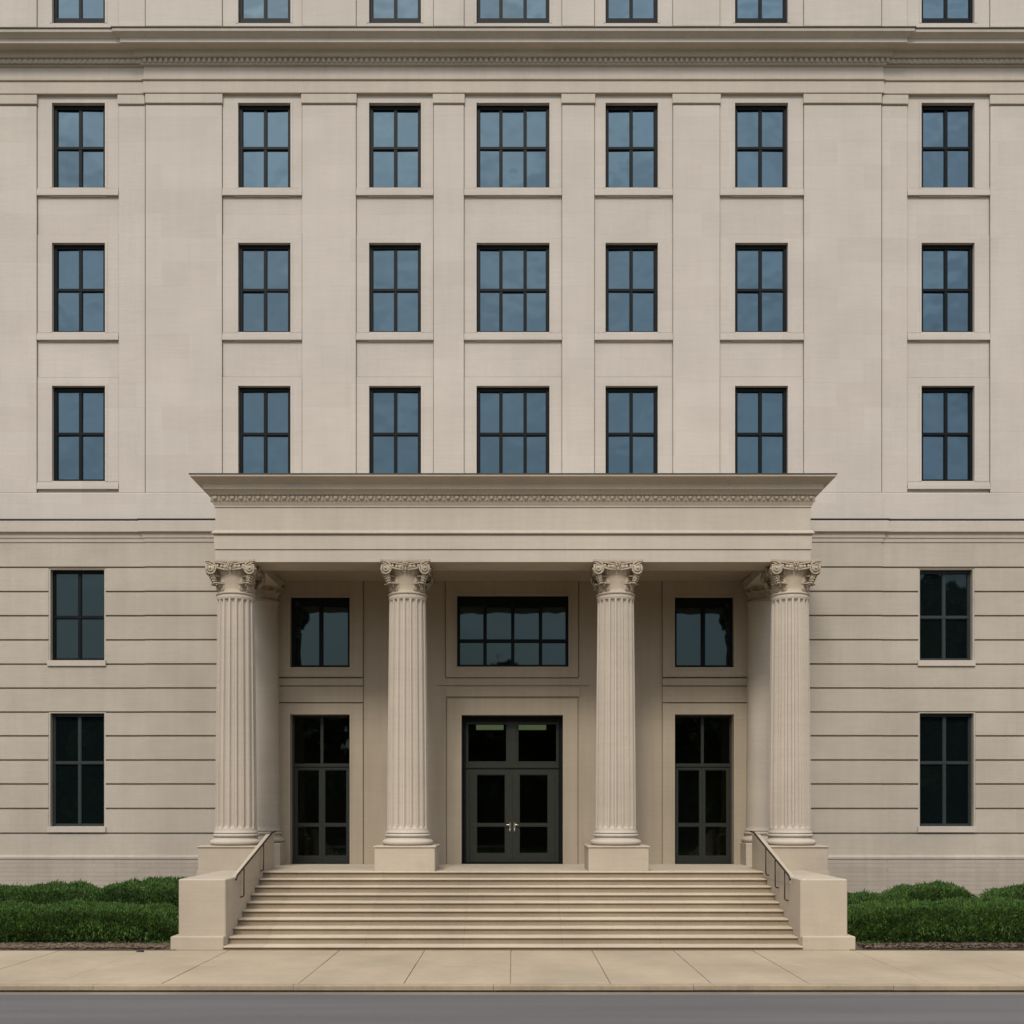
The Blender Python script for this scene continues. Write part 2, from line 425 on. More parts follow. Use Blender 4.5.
opening(461.5, 563, 715, yb, 447, 577.5, 698.5, yb)
portwins = [(290.5, 350, 597, 667.5), (674.5, 733.5, 597, 667.5), (457, 568.5, 595.5, 667)]
doors = [(290.5, 350, 714.5, yb), (674.5, 733.5, 714.5, yb), (461.5, 563, 715, yb)]
for a, b, t, bt in portwins: pw.paint(X(a), X(b), Z(t), Z(bt), CEN + 0.20, True)
for a, b, t, bt in doors: pw.paint(X(a), X(b), Z(t), Z(bt), CEN + 0.36, True)
mb = MB(); pw.mesh(mb)
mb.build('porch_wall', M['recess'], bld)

# --- pilasters
pil = [(-167, 36, WING), (118, 145, WING), (145, 222, CEN), (302, 356, CEN), (433.5, 464, CEN), (562, 594.5, CEN), (673, 720, CEN), (804, 882, CEN), (882, 908, WING), (991, 1193, WING)]
for a, b, y in pil:
    x0, x1 = max(X(a), -XE + .001), min(X(b), XE - .001)
    if abs(a - 145) < .1 and y == CEN: x0 -= 0.0
    mb = MB(); yb_ = y + 0.058
    e = 0.001 if (a == 118 or a == 882 and y == WING) else 0.0
    xa, xb = x0 + (0.012 if a in (882, 145) else 0.003), x1 - (0.012 if a in (118, 804) else 0.003)
    mb.box(xa, xb, y, yb_, Z(492.5), Z(105.2), 0.008)
    o = mb.build('pilaster', M['wall'], bld)
    cb = MB(); s = 0.02
    cb.box(xa + 0.006, xb - 0.006, y + 0.022, yb_, Z(105.2) + 0.001, Z(103.6))            # shadow gap
    cb.box(xa - (s if a not in (882, 145) else 0), xb + (s if a not in (118, 804) else 0), y - 0.03, yb_, Z(103.6) + 0.001, Z(94.2), 0.006)
    cb.build('pilaster_cap', M['trim'], o)
    mb = MB(); mb.box(xa, xb, y, yb_, Z(26), ztop - 0.6, 0.008)
    mb.build('attic_pilaster', M['wall'], bld)

# --- main entablature and cornice
P = [(-0.06, Z(94)), (0.045, Z(94)), (0.05, Z(93.6)), (0.05, Z(90.6)), (0.038, Z(90.3)), (0.038, Z(82.4)), (0.02, Z(82.0)), (0.07, Z(81)), (0.075, Z(79.6)),
     (0.03, Z(78.6)), (0.025, 21.245), (0.09, 21.250), (0.09, 21.385), (0.17, 21.390), (0.20, 21.410), (0.205, 21.510), (0.215, 21.530), (0.455, 21.532),
     (0.46, 21.628), (0.475, 21.633), (0.50, 21.655), (0.54, 21.685), (0.585, 21.705), (0.59, 21.712), (0.60, 21.780), (0.1, 21.845), (-0.06, 21.845)]
path = [(-XE, WING), (xl, WING), (xl, CEN), (xr, CEN), (xr, WING), (XE, WING)]
mb = MB(); mb.sweep(P, path)
corn = mb.build('cornice', M['trim'], bld)
mb = MB(); mb.sweep([(0.2, 21.835), (0.62, 21.782), (0.62, 21.802), (0.2, 21.86)], path); mb.build('flashing', M['flash'], corn)
mb = MB()
x = -XE + 0.1
while x < XE - 0.1:
    y = CEN if xl - 0.09 < x < xr + 0.09 else WING
    mb.box(x, x + 0.070, y - 0.14, y - 0.089, 21.285, 21.375)
    x += 0.135
mb.box(-XE + .1, XE - .1, -0.0915, -0.0885, 21.27, 21.37)
mb.build('dentil_course', M['trim'], corn)
P = [(0, ztop - 0.6), (0.1, ztop - 0.55), (0.12, ztop - 0.2), (0.2, ztop - 0.1), (0.2, ztop), (-0.3, ztop), (-0.3, ztop - 0.6)]
mb = MB(); mb.sweep(P, [(-XE, WING), (XE, WING)]); mb.build('parapet', M['trim'], bld)

# --- windows
def window(a, b, t, bt, yglass, nx, bars, gm='glass', fm='frame', fw=0.075, mw=0.055, sill=None, bottom=None, sash=True, parent=bld, name='window', fb=None):
    fb = fb or fw
    x0, x1, z0, z1 = X(a), X(b), Z(bt), Z(t)
    mb = MB(); yf = yglass - 0.05; y1 = yglass + 0.045
    e = 0.001
    mb.box(x0 + e, x0 + fw, yf, y1, z0 + e, z1 - e); mb.box(x1 - fw, x1 - e, yf, y1, z0 + e, z1 - e)
    mb.box(x0 + fw, x1 - fw, yf, y1, z1 - fw * 1.35, z1 - e); mb.box(x0 + fw, x1 - fw, yf, y1, z0 + e, z0 + fb)
    xs = [x0 + fw] + [x0 + (x1 - x0) * k / nx for k in range(1, nx)] + [x1 - fw]
    for k in range(1, nx): mb.box(xs[k] - mw / 2, xs[k] + mw / 2, yf + 0.012, y1 - 0.004, z0 + fw, z1 - fw)
    for bb_ in bars:
        mb.box(x0 + fw, x1 - fw, yf + 0.005, y1 - 0.006, Z(bb_) - mw * .5, Z(bb_) + mw * .5)
    if sash:   # a thin glazing bead stepped back inside each light
        zz = [z0 + fw] + sorted(Z(q) for q in bars) + [z1 - fw]
        for k in range(len(xs) - 1):
            for q in range(len(zz) - 1):
                u0 = xs[k] + (mw / 2 if k else 0); u1 = xs[k + 1] - (mw / 2 if k < len(xs) - 2 else 0)
                w0 = zz[q] + (mw / 2 if q else 0); w1 = zz[q + 1] - (mw / 2 if q < len(zz) - 2 else 0)
                c = 0.016
                mb.box(u0, u0 + c, yglass - 0.03, yglass + 0.012, w0, w1); mb.box(u1 - c, u1, yglass - 0.03, yglass + 0.012, w0, w1)
                mb.box(u0 + c, u1 - c, yglass - 0.03, yglass + 0.012, w1 - c, w1); mb.box(u0 + c, u1 - c, yglass - 0.03, yglass + 0.012, w0, w0 + c)
    w = mb.build(name, M[fm], parent)
    p = MB()
    # every light is its own sheet, very slightly out of plane, as real panes are
    zz = [z0 + fw] + sorted(Z(q) for q in bars) + [z1 - fw]
    for k in range(len(xs) - 1):
        for q in range(len(zz) - 1):
            j = [random.uniform(-0.007, 0.007) for _ in range(3)]
            u0, u1, w0, w1 = xs[k], xs[k + 1], zz[q], zz[q + 1]
            p.add([(u0, yglass + j[0], w0), (u1, yglass + j[1], w0), (u1, yglass + j[1] + j[2], w1), (u0, yglass + j[0] + j[2], w1)], [(0, 1, 2, 3)])
    p.build('pane', M[gm], w)
    if sill:
        sx0, sx1, sy, st, sb_ = sill
        sm = MB()
        ft = 0.012
        # weathered top: slopes to the front
        yb2 = yglass - 0.052
        v = [(X(sx0), sy, Z(sb_)), (X(sx1), sy, Z(sb_)), (X(sx1), yb2, Z(sb_)), (X(sx0), yb2, Z(sb_)),
             (X(sx0), sy, Z(st) - ft), (X(sx1), sy, Z(st) - ft), (X(sx1), yb2, Z(st) + 0.0), (X(sx0), yb2, Z(st) + 0.0)]
        sm.add(v, [(0, 1, 5, 4), (4, 5, 6, 7), (0, 4, 7, 3), (1, 2, 6, 5), (0, 3, 2, 1), (3, 7, 6, 2)])
        sm.build('sill', M['trim'], w)
    return w
for ci, ((a0, b0), (ba, bb)) in enumerate(zip(cols, bays)):
    off = WING if ci in (0, 6) else CEN
    nx = 3 if ci == 3 else 2
    for ri, (t, bt, ft) in enumerate(rowsU):
        a, b = a0, b0
        bar = [(-20), 148, 290, 434][ri]
        k = (DW + off + .03) / DW
        a_, b_, t_, bt_ = CX + (a - CX) * k, CX + (b - CX) * k, HY + (t - 1.2 - HY) * k, HY + (bt - HY) * k
        w = window(a_, b_, t_, bt_, off + 0.185, nx, [HY + (bar - HY) * (DW + off + .135) / DW], fw=0.075, mw=0.054, fb=0.20 if ri == 0 else 0.075)
        a, b, bt = a_, b_, bt_
        if ri > 0:
            # sill: a moulded slab across the bay with a deeper centre piece under the opening
            sm = MB(); y1 = off + 0.036
            sm.box(X(ba) + 0.004, X(bb) - 0.004, off - 0.012, off + 0.059, Z(bt + 8.0), Z(bt + 3.4), 0.004)
            sm.box(X(ba) + 0.004, X(bb) - 0.004, off + 0.008, off + 0.059, Z(bt + 3.4) + 0.001, Z(bt + 0.6), 0.004)
            sm.box(X(ba + 12), X(bb - 12), off + 0.018, off + 0.059, Z(bt + 8.9), Z(bt + 8.0) - 0.001)
            sm.box(X(a) + 0.002, X(b) - 0.002, off + 0.03, off + 0.134, Z(bt) - 0.04, Z(bt) + 0.012)
            sm.build('sill', M['wall'], w)
for i, (a, b, t, bt) in enumerate(wins):
    window(a, b, t, bt, WING + 0.19, 2, [616 if i in (0, 2) else 762.5], gm='glass_low', fm='frame' if i in (0,) else 'sframe', fw=0.055, mw=0.055,
           sill=(a - 2.4, b + 2, WING - 0.045, bt - .2, bt + 5.8))
for a, b, t, bt in portwins:
    nx = 4 if b - a > 80 else 2
    window(a, b, t, bt, CEN + 0.15, nx, [640.3] if nx == 4 else [], gm='glass_low', fw=0.07, mw=0.085 if nx == 4 else 0.10, sash=False,
           sill=None)

# --- glazed doors
def lobby_glass():
    m = bpy.data.materials.new('door_glass'); m.use_nodes = True; nt = m.node_tree; nt.nodes.clear(); L = nt.links.new
    out = N(nt, 'ShaderNodeOutputMaterial'); mx = N(nt, 'ShaderNodeMixShader')
    fr = N(nt, 'ShaderNodeFresnel', IOR=1.5); tr = N(nt, 'ShaderNodeBsdfTransparent'); tr.inputs[0].default_value = (0.62, 0.68, 0.60, 1)
    gl = N(nt, 'ShaderNodeBsdfGlossy', Roughness=0.02); gl.inputs[0].default_value = (0.8, 0.95, 0.8, 1)
    L(fr.outputs[0], mx.inputs[0]); L(tr.outputs[0], mx.inputs[1]); L(gl.outputs[0], mx.inputs[2]); L(mx.outputs[0], out.inputs[0])
    return m
M['door_glass'] = lobby_glass()
def rect_frame(mb, x0, x1, z0, z1, w, y0, y1, wt=None, wb=None):
    wt = wt or w; wb = wb or w
    mb.box(x0, x0 + w, y0, y1, z0, z1); mb.box(x1 - w, x1, y0, y1, z0, z1)
    mb.box(x0 + w, x1 - w, y0, y1, z1 - wt, z1); mb.box(x0 + w, x1 - w, y0, y1, z0, z0 + wb)
def leaf(x0, x1, z0, z1, y, zbar, hinge_left, handle, stile=0.13, parent=bld, bot=0.20, top=0.12):
    mb = MB(); rect_frame(mb, x0, x1, z0, z1, stile, y, y + 0.05, wt=top, wb=bot)
    mb.box(x0 + stile, x1 - stile, y + 0.004, y + 0.046, zbar - 0.03, zbar + 0.03)
    for (w0, w1) in ((z0 + bot, zbar - 0.03), (zbar + 0.03, z1 - top)):   # beads
        u0, u1 = x0 + stile, x1 - stile; c = 0.018
        mb.box(u0, u0 + c, y + 0.008, y + 0.03, w0, w1); mb.box(u1 - c, u1, y + 0.008, y + 0.03, w0, w1)
        mb.box(u0 + c, u1 - c, y + 0.008, y + 0.03, w0, w0 + c); mb.box(u0 + c, u1 - c, y + 0.008, y + 0.03, w1 - c, w1)
    d = mb.build('door_leaf', M['dframe'], parent)
    p = MB(); p.add([(x0 + stile, y + 0.026, z0 + bot), (x1 - stile, y + 0.026, z0 + bot), (x1 - stile, y + 0.026, z1 - top), (x0 + stile, y + 0.026, z1 - top)], [(0, 1, 2, 3)])
    p.build('pane', M['door_glass'], d)
    if handle:
        hx = x1 - 0.055 if hinge_left else x0 + 0.055; sg = -1 if hinge_left else 1
        h = MB(); zz = zbar
        h.box(hx - 0.022, hx + 0.022, y - 0.012, y - 0.001, zz - 0.17, zz + 0.05, 0.004)
        h.tube([(hx, y - 0.01, zz), (hx, y - 0.055, zz), (hx + sg * 0.03, y - 0.065, zz + 0.002), (hx + sg * 0.12, y - 0.06, zz - 0.008)], 0.013, 8)
        h.tube([(hx, y - 0.01, zz - 0.12), (hx, y - 0.035, zz - 0.12)], 0.017, 10)
        h.build('handle', M['brass'], d)
    return d
# side French doors
for a, b, t, bt in doors[:2]:
    x0, x1, z1 = X(a) + .001, X(b) - .001, Z(t) - .001; z0 = LAND + 0.002
    mb = MB(); yd = 0.22
    rect_frame(mb, x0, x1, z0, z1, 0.052, yd, yd + 0.09, wb=0.05)
    zt = Z(764.5)
    mb.box(x0 + .052, x1 - .052, yd - 0.01, yd + 0.088, zt - 0.045, zt + 0.035)
    mb.box((x0 + x1) / 2 - 0.035, (x0 + x1) / 2 + 0.035, yd + 0.005, yd + 0.085, zt + 0.035, z1 - 0.052)
    fr = mb.build('french_door_frame', M['dframe'], bld)
    p = MB(); p.add([(x0 + .05, yd + .05, zt), (x1 - .05, yd + .05, zt), (x1 - .05, yd + .05, z1 - .05), (x0 + .05, yd + .05, z1 - .05)], [(0, 1, 2, 3)])
    p.build('pane', M['door_glass'], fr)
    xm = (x0 + x1) / 2
    leaf(x0 + .054, xm - .002, z0 + .052, zt - .047, yd + 0.02, Z(825), True, False, stile=0.06, bot=0.13, top=0.07)
    leaf(xm + .002, x1 - .054, z0 + .052, zt - .047, yd + 0.02, Z(825), False, False, stile=0.06, bot=0.13, top=0.07)
# main entrance
a, b, t, bt = doors[2]
x0, x1, z1 = X(a) + .001, X(b) - .001, Z(t) - .001; z0 = LAND + 0.002; yd = 0.27
mb = MB(); zt = Z(766)
rect_frame(mb, x0, x1, z0, z1, 0.10, yd, yd + 0.088, wb=0.03, wt=0.15)
outer = mb.build('entrance_surround', M['frame'], bld); mb = MB()
rect_frame(mb, x0 + .10, x1 - .10, z0 + .03, zt - .036, 0.085, yd + 0.02, yd + 0.085, wb=0.01, wt=.04)
zt = Z(766)
mb.box(x0 + .10, x1 - .10, yd - 0.02, yd + 0.088, zt - 0.035, zt + 0.075)
xm = (x0 + x1) / 2
mb.box(xm - 0.10, xm + 0.10, yd + 0.006, yd + 0.086, zt + 0.075, z1 - 0.15)
for u in (x0 + .10, xm + .10):
    rect_frame(mb, u + .001, u + (x1 - x0) / 2 - .201, zt + .076, z1 - .151, 0.055, yd + 0.03, yd + 0.08)
fr = mb.build('entrance_frame', M['dframe'], bld)
p = MB(); p.add([(x0 + .10, yd + .05, zt), (x1 - .10, yd + .05, zt), (x1 - .10, yd + .05, z1 - .12), (x0 + .10, yd + .05, z1 - .12)], [(0, 1, 2, 3)])
p.build('pane', M['door_glass'], fr)
leaf(x0 + .19, xm - .002, z0 + .045, zt - .079, yd + 0.015, Z(825), True, True, stile=0.17)
leaf(xm + .002, x1 - .19, z0 + .045, zt - .079, yd + 0.015, Z(825), False, True, stile=0.17)
# dark lobby behind the doors, with two dim strip lights
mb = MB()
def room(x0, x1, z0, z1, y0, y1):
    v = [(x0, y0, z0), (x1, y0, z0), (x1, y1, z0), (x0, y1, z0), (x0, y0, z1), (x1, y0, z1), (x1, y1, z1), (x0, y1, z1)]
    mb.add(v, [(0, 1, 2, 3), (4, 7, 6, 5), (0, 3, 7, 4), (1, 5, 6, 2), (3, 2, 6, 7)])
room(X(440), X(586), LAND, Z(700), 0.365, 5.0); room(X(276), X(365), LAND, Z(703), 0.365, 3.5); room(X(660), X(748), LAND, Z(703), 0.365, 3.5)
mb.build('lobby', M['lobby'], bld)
m = bpy.data.materials.new('strip_light'); m.use_nodes = True
bs = m.node_tree.nodes['Principled BSDF']; bs.inputs['Emission Color'].default_value = (0.75, 0.95, 0.5, 1); bs.inputs['Emission Strength'].default_value = 0.075
for (u0, u1) in ((474, 503), (519, 548)):
    mb = MB(); mb.box(X(u0) , X(u1), 1.5, 1.62, Z(725), Z(720))
    mb.build('lobby_lamp', m, bld)

# ================================================================== PORTICO
YF = YD(23.1); YC = YD(23.55); XA = 6.61
# entablature profile, outward offset from the architrave face
EP = [(p, z + 0.024) for p, z in [(-0.85, 8.372), (-0.85, 8.16), (-0.83, 8.155), (0.0, 8.155), (0.004, 8.40), (0.004, 8.412), (-0.012, 8.416), (-0.012, 8.432), (0.022, 8.436), (0.024, 8.735), (0.004, 8.742), (0.004, 8.765),
      (0.07, 8.775), (0.07, 8.80), (0.05, 8.82), (0.035, 8.85), (0.0, 8.855), (0.0, 9.365), (0.022, 9.372), (0.022, 9.40), (0.035, 9.42), (0.06, 9.47), (0.075, 9.49), (0.075, 9.615), (0.115, 9.62), (0.13, 9.65), (0.17, 9.69), (0.205, 9.712),
      (0.22, 9.713), (0.222, 9.822), (0.235, 9.828), (0.25, 9.852), (0.30, 9.880), (0.37, 9.896), (0.425, 9.915), (0.435, 9.922), (0.44, 9.965), (-0.5, 10.03), (-0.85, 10.03)]]
mb = MB(); mb.sweep(EP, [(-XA, -0.002 + CEN), (-XA, YF), (XA, YF), (XA, -0.002 + CEN)], ends=False)
mb.box(-XA + 0.848, XA - 0.848, YF + 0.848, -0.004, 9.8, 10.04)
ent = mb.build('portico_entablature', M['portico'], bld)
mb = MB(); mb.sweep([(0.0, 10.014), (0.455, 9.990), (0.455, 10.006), (0.0, 10.034)], [(-XA, -0.062), (-XA, YF), (XA, YF), (XA, -0.062)]); mb.build('flashing', M['flash'], ent)
mb = MB(); mb.box(-XA + 0.86, XA - 0.86, YF + 0.86, -0.004, 8.389, 8.48)
# ceiling mouldings and shallow cross beams above the inner columns
for sx in (-1, 1):
    mb.box(sx * 2.36 - 0.36, sx * 2.36 + 0.36, YF + 0.87, -0.05, 8.26, 8.39, 0.01)
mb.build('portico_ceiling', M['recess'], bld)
# egg moulding under the cornice
mb = MB()
def eggs(x0, y0, x1, y1, n):
    for i in range(n):
        t = (i + .5) / n; x = x0 + (x1 - x0) * t; y = y0 + (y1 - y0) * t
        s = random.uniform(0.85, 1.1)
        mb.ball((x, y, 9.577), (0.056 * s, 0.05, 0.052 * s), 8, 5)
        if i < n - 1:
            x2 = x + (x1 - x0) / n / 2; y2 = y + (y1 - y0) / n / 2
            mb.box(x2 - 0.012, x2 + 0.012, y2 - 0.028, y2 + 0.02, 9.524, 9.624)
eggs(-XA - 0.08, YF - 0.08, XA + 0.08, YF - 0.08, 70)
eggs(-XA - 0.08, YF, -XA - 0.08, -0.1, 15); eggs(XA + 0.08, YF, XA + 0.08, -0.1, 15)
mb.sweep([(0.0755, 9.52), (0.080, 9.52), (0.080, 9.632), (0.0755, 9.632)], [(-XA, -0.07), (-XA, YF), (XA, YF), (XA, -0.07)])
mb.build('egg_moulding', M['carved'], ent)

# ---- columns
ZP, ZB, ZS, ZCAP = 1.88, 2.16, 7.475, 8.180
NF = 18
def shaft_mb(r0=0.46, r1=0.41, fluted=True):
    mb = MB(); prof = []
    H = ZS - ZB
    zs = [0, 0.03, 0.06, 0.10, 0.13, 0.16, 0.20, 0.26] + [0.26 + (H - 0.52) * k / 16 for k in range(1, 17)] + [H - 0.20, H - 0.15, H - 0.12, H - 0.09, H - 0.05, H - 0.02, H]
    per = 12; n = NF * per if fluted else 48; v = []
    for z in zs:
        t = z / H; r = r0 + (r1 - r0) * (t ** 1.35)
        if z < 0.1: r += 0.035 * (1 - z / 0.1) ** 2
        if z > H - 0.06: r += 0.012
        for i in range(n):
            a = 2 * PI * i / n; rr = r
            if fluted:
                u = (i % per) / per          # fillet for u<0.2, hollow after
                if u > 0.25:
                    q = (u - 0.25) / 0.75; dep = math.sqrt(max(0, 1 - (2 * q - 1) ** 2))
                    lo = min(1, max(0, (z - 0.10) / 0.10)); hi = min(1, max(0, (H - 0.09 - z) / 0.09))
                    # rounded ends to the flutes
                    e = math.sqrt(max(0, 1 - (1 - min(lo, hi)) ** 2))
                    rr = r - 0.060 * dep * e
            v.append((rr * math.cos(a + PI / NF * .17), rr * math.sin(a + PI / NF * .17), z))
    f = [(j * n + i, j * n + (i + 1) % n, (j + 1) * n + (i + 1) % n, (j + 1) * n + i) for j in range(len(zs) - 1) for i in range(n)]
    mb.add(v, f, not fluted); mb.add(v[-n:], [tuple(range(n))])
    return mb
def base_mb():
    mb = MB(); h = ZB - ZP; pr = []
    def torus(rc, zc, rr, n=8):
        return [(rc + rr * math.cos(q), zc + rr * math.sin(q)) for q in [(-PI / 2) + PI * k / n for k in range(n + 1)]]
    pr += [(0.52, 0.0)] + torus(0.515, 0.065, 0.062) + [(0.50, 0.135), (0.485, 0.15), (0.475, 0.17), (0.485, 0.19)] + torus(0.478, 0.222, 0.034) + [(0.478, 0.268), (0.46, h)]
    mb.lathe(pr, seg=64); return mb
def pedestal_mb(zb):
    mb = MB(); w = 0.675
    mb.box(-w + 0.01, w - 0.01, -w + 0.01, w - 0.01, zb, ZP - 0.042, 0.012)
    mb.box(-w - 0.012, w + 0.012, -w - 0.012, w + 0.012, ZP - 0.041, ZP - 0.001, 0.01)
    return mb
def leaf_surf(mb, ang, r0, z0, h, w, curl, seed):
    """an acanthus leaf: lobed outline, ridges, tip curling outward"""
    rs = random.Random(seed); nu, nv = 10, 12; v = []
    ca, sa = math.cos(ang), math.sin(ang)
    for j in range(nv + 1):
        t = j / nv
        lob = 1 - 0.22 * abs(math.sin(t * PI * 3.2))
        wid = w * (math.sin(min(1, t * 1.15 + 0.28) * PI * 0.62)) * lob * (1.0 if t < .85 else 1 - (t - .85) * 3.2)
        th = t * 2.2 * curl
        out = 0.02 + 0.05 * t + max(0, t - 0.55) ** 1.6 * 0.42
        zz = z0 + h * (t if t < 0.8 else 0.8 + (t - 0.8) * (0.5 - (t - 0.8) * 4.5))
        for i in range(nu + 1):
            u = i / nu * 2 - 1
            ridge = 0.014 * math.cos(u * PI * 3.0) + 0.012 * rs.uniform(-1, 1)
            rr = r0 + out + ridge - 0.05 * u * u
            lx = u * wid
            v.append((ca * rr - sa * lx, sa * rr + ca * lx, zz - 0.03 * abs(u) * math.sin(t * 9)))
    n = nu + 1
    mb.add(v, [(j * n + i, j * n + i + 1, (j + 1) * n + i + 1, (j + 1) * n + i) for j in range(nv) for i in range(nu)], True)
def capital_mb(simple_=False):
    mb = MB(); H = ZCAP - ZS
    pr = [(0.40, 0), (0.43, 0.0), (0.455, 0.02), (0.455, 0.045), (0.43, 0.06), (0.41, 0.075), (0.405, 0.14), (0.41, 0.24), (0.425, 0.34), (0.45, 0.44), (0.49, 0.50), (0.52, 0.53), (0.52, 0.60), (0.50, 0.62), (0.45, H - 0.07)]
    mb.lathe(pr, seg=48)
    # abacus with concave sides and cut corners
    pts = []
    for k in range(4):
        a = k * PI / 2
        for i in range(9):
            u = -1 + 2 * i / 8
            lx, ly = 0.555 * u, -(0.50 + 0.075 * u * u)
            pts.append((lx * math.cos(a) - ly * math.sin(a), lx * math.sin(a) + ly * math.cos(a)))
    for (za, zb, s) in ((H - 0.075, H - 0.045, 0.965), (H - 0.045, H, 1.0)):
        v = [(x * s, y * s, za) for x, y in pts] + [(x * s, y * s, zb) for x, y in pts]; n = len(pts)
        mb.add(v, [(i, (i + 1) % n, n + (i + 1) % n, n + i) for i in range(n)] + [tuple(range(n))[::-1], tuple(range(n, 2 * n))])
    zc = H - 0.185
    for k in range(4):
        a = k * PI / 2; R = Matrix.Rotation(a, 4, 'Z')
        tmp = MB()
        for sx in (-1, 1):
            cx, cy = sx * 0.455, -0.515
            # scroll body
            ring = [(cx + 0.105 * math.cos(2 * PI * i / 20), zc + 0.105 * math.sin(2 * PI * i / 20)) for i in range(20)]
            v = [(x, cy + 0.0, z) for x, z in ring] + [(x, cy + 0.16, z) for x, z in ring]
            tmp.add(v, [(i, (i + 1) % 20, 20 + (i + 1) % 20, 20 + i) for i in range(20)] + [tuple(range(20))[::-1]], False)
            sp = []; rd = []
            for i in range(44):
                t = i / 43; q = PI / 2 + (-sx) * (-1) * t * 2 * PI * 2.1
                r = 0.125 * (1 - t) ** 0.85 + 0.014
                sp.append((cx + r * math.cos(q) , cy - 0.012 - 0.03 * t, zc + r * math.sin(q))); rd.append(0.021 * (1 - 0.45 * t))
            tmp.tube(sp, rd, 7)
            tmp.ball((cx, cy - 0.05, zc), 0.024, 8, 6)
            # fillet from the flower to the scroll
            tmp.tube([(sx * 0.07, -0.50, zc + 0.085), (sx * 0.2, -0.497, zc + 0.112), (sx * 0.34, -0.51, zc + 0.127), (cx, cy - 0.012, zc + 0.137)], 0.018, 7)
            tmp.tube([(sx * 0.05, -0.515, zc - 0.03), (sx * 0.2, -0.515, zc - 0.012), (sx * 0.33, -0.515, zc + 0.02)], 0.018, 7)
            for e in range(3):
                ex = sx * (0.115 + e * 0.09)
                tmp.ball((ex, -0.505 , zc + 0.035 + 0.008 * e), (0.036, 0.035, 0.043), 9, 6)
            # husk hanging under the scroll
            tmp.tube([(cx - sx * 0.03, cy + 0.03, zc - 0.1), (cx - sx * 0.07, cy + 0.08, zc - 0.19), (cx - sx * 0.12, cy + 0.14, zc - 0.28)], [0.045, 0.038, 0.012], 8)
            for e in range(5):
                tmp.tube([(cx - sx * (0.05 + 0.02 * e), cy + 0.04 + 0.022 * e, zc - 0.115 - 0.042 * e), (cx + sx * (0.02 - 0.018 * e), cy + 0.0 + 0.02 * e, zc - 0.105 - 0.045 * e),
                          (cx + sx * (0.045 - 0.02 * e), cy + 0.01 + 0.022 * e, zc - 0.135 - 0.045 * e)], [0.02, 0.024, 0.009], 6)
        # flower in the middle of the abacus
        for q in range(6):
            aa = q * PI / 3; tmp.ball((0.042 * math.cos(aa), -0.545, zc + 0.10 + 0.042 * math.sin(aa)), (0.028, 0.026, 0.028), 7, 5)
        tmp.ball((0, -0.57, zc + 0.10), 0.022, 8, 5)
        tmp.tube([(0, -0.53, zc + 0.04), (0.012, -0.52, zc - 0.02), (-0.006, -0.49, zc - 0.07)], [0.02, 0.028, 0.008], 7)
        mb.add([R @ Vector(p) for p in tmp.v], tmp.f, True)
    for k in range(4):
        a = PI / 4 + k * PI / 2
        leaf_surf(mb, a, 0.41, 0.16, 0.30, 0.17, 1.0, k)
        leaf_surf(mb, a - 0.22, 0.415, 0.075, 0.20, 0.085, 1.0, k + 20); leaf_surf(mb, a + 0.22, 0.415, 0.075, 0.20, 0.085, 1.0, k + 40)
    mb.v = [(x * .965, y * .965, z * 1.055) for x, y, z in mb.v]
    return mb
col0 = shaft_mb().build('column', M['portico'], bld, (-6.27, YC, ZB))
b_ = base_mb().build('column_base', M['portico'], col0, (0, 0, ZP - ZB))
p_ = pedestal_mb(0.9).build('pedestal', M['cheek'], col0, (0, 0, -ZB))
c_ = capital_mb().build('capital', M['carved'], col0, (0, 0, ZS - ZB + 0.002))
for x in (-2.385, 2.325, 6.27):
    c = copy_tree(col0, bld); c.location = (x, YC, ZB)
for c in bld.children:
    if c.name.startswith('column'): c['group'] = 'fluted columns of the portico'
# engaged smooth columns against the wall
for sx in (-1, 1):
    o = shaft_mb(fluted=False).build('engaged_column', M['portico'], bld, (sx * 6.27, -0.10, ZB)); o.scale = (1, 1, 1.062)
    mb = MB(); mb.lathe([(0.40, 0), (0.445, 0.01), (0.445, 0.045), (0.415, 0.07), (0.41, 0.16), (0.43, 0.32), (0.48, 0.47), (0.53, 0.58), (0.53, 0.62)], seg=48)
    H = ZCAP - ZS; mb.box(-0.56, 0.56, -0.56, 0.095, H - 0.09, H, 0.01)
    for k in range(6):
        a = -PI + PI * (k + .5) / 6; leaf_surf(mb, a, 0.40, 0.10, 0.28, 0.11, 1, 80 + k); leaf_surf(mb, a + .25, 0.43, 0.28, 0.27, 0.09, 1, 90 + k)
    mb.v = [(x, y, z * 0.76) for x, y, z in mb.v]; mb.build('capital', M['carved'], o, (0, 0, ZS - ZB + 0.002))
    bb_ = base_mb().build('column_base', M['portico'], o, (0, 0, ZP - ZB))
    mb = MB(); mb.box(-.6, .6, -.6, .095, LAND + .002, ZP - .001, 0.01); mb.build('pedestal', M['cheek'], o, (0, 0, -ZB))
# podium under the porch
mb = MB()
mb.box(-6.96, 6.96, YF + 0.05, -0.101 + 0.1, 0.0, LAND - 0.001)
mb.box(-6.96, -5.50, YD(22.87), YF + 0.05, 0.0, LAND - 0.001); mb.box(5.50, 6.96, YD(22.87), YF + 0.05, 0.0, LAND - 0.001)
mb.build('podium', M['cheek'], bld)

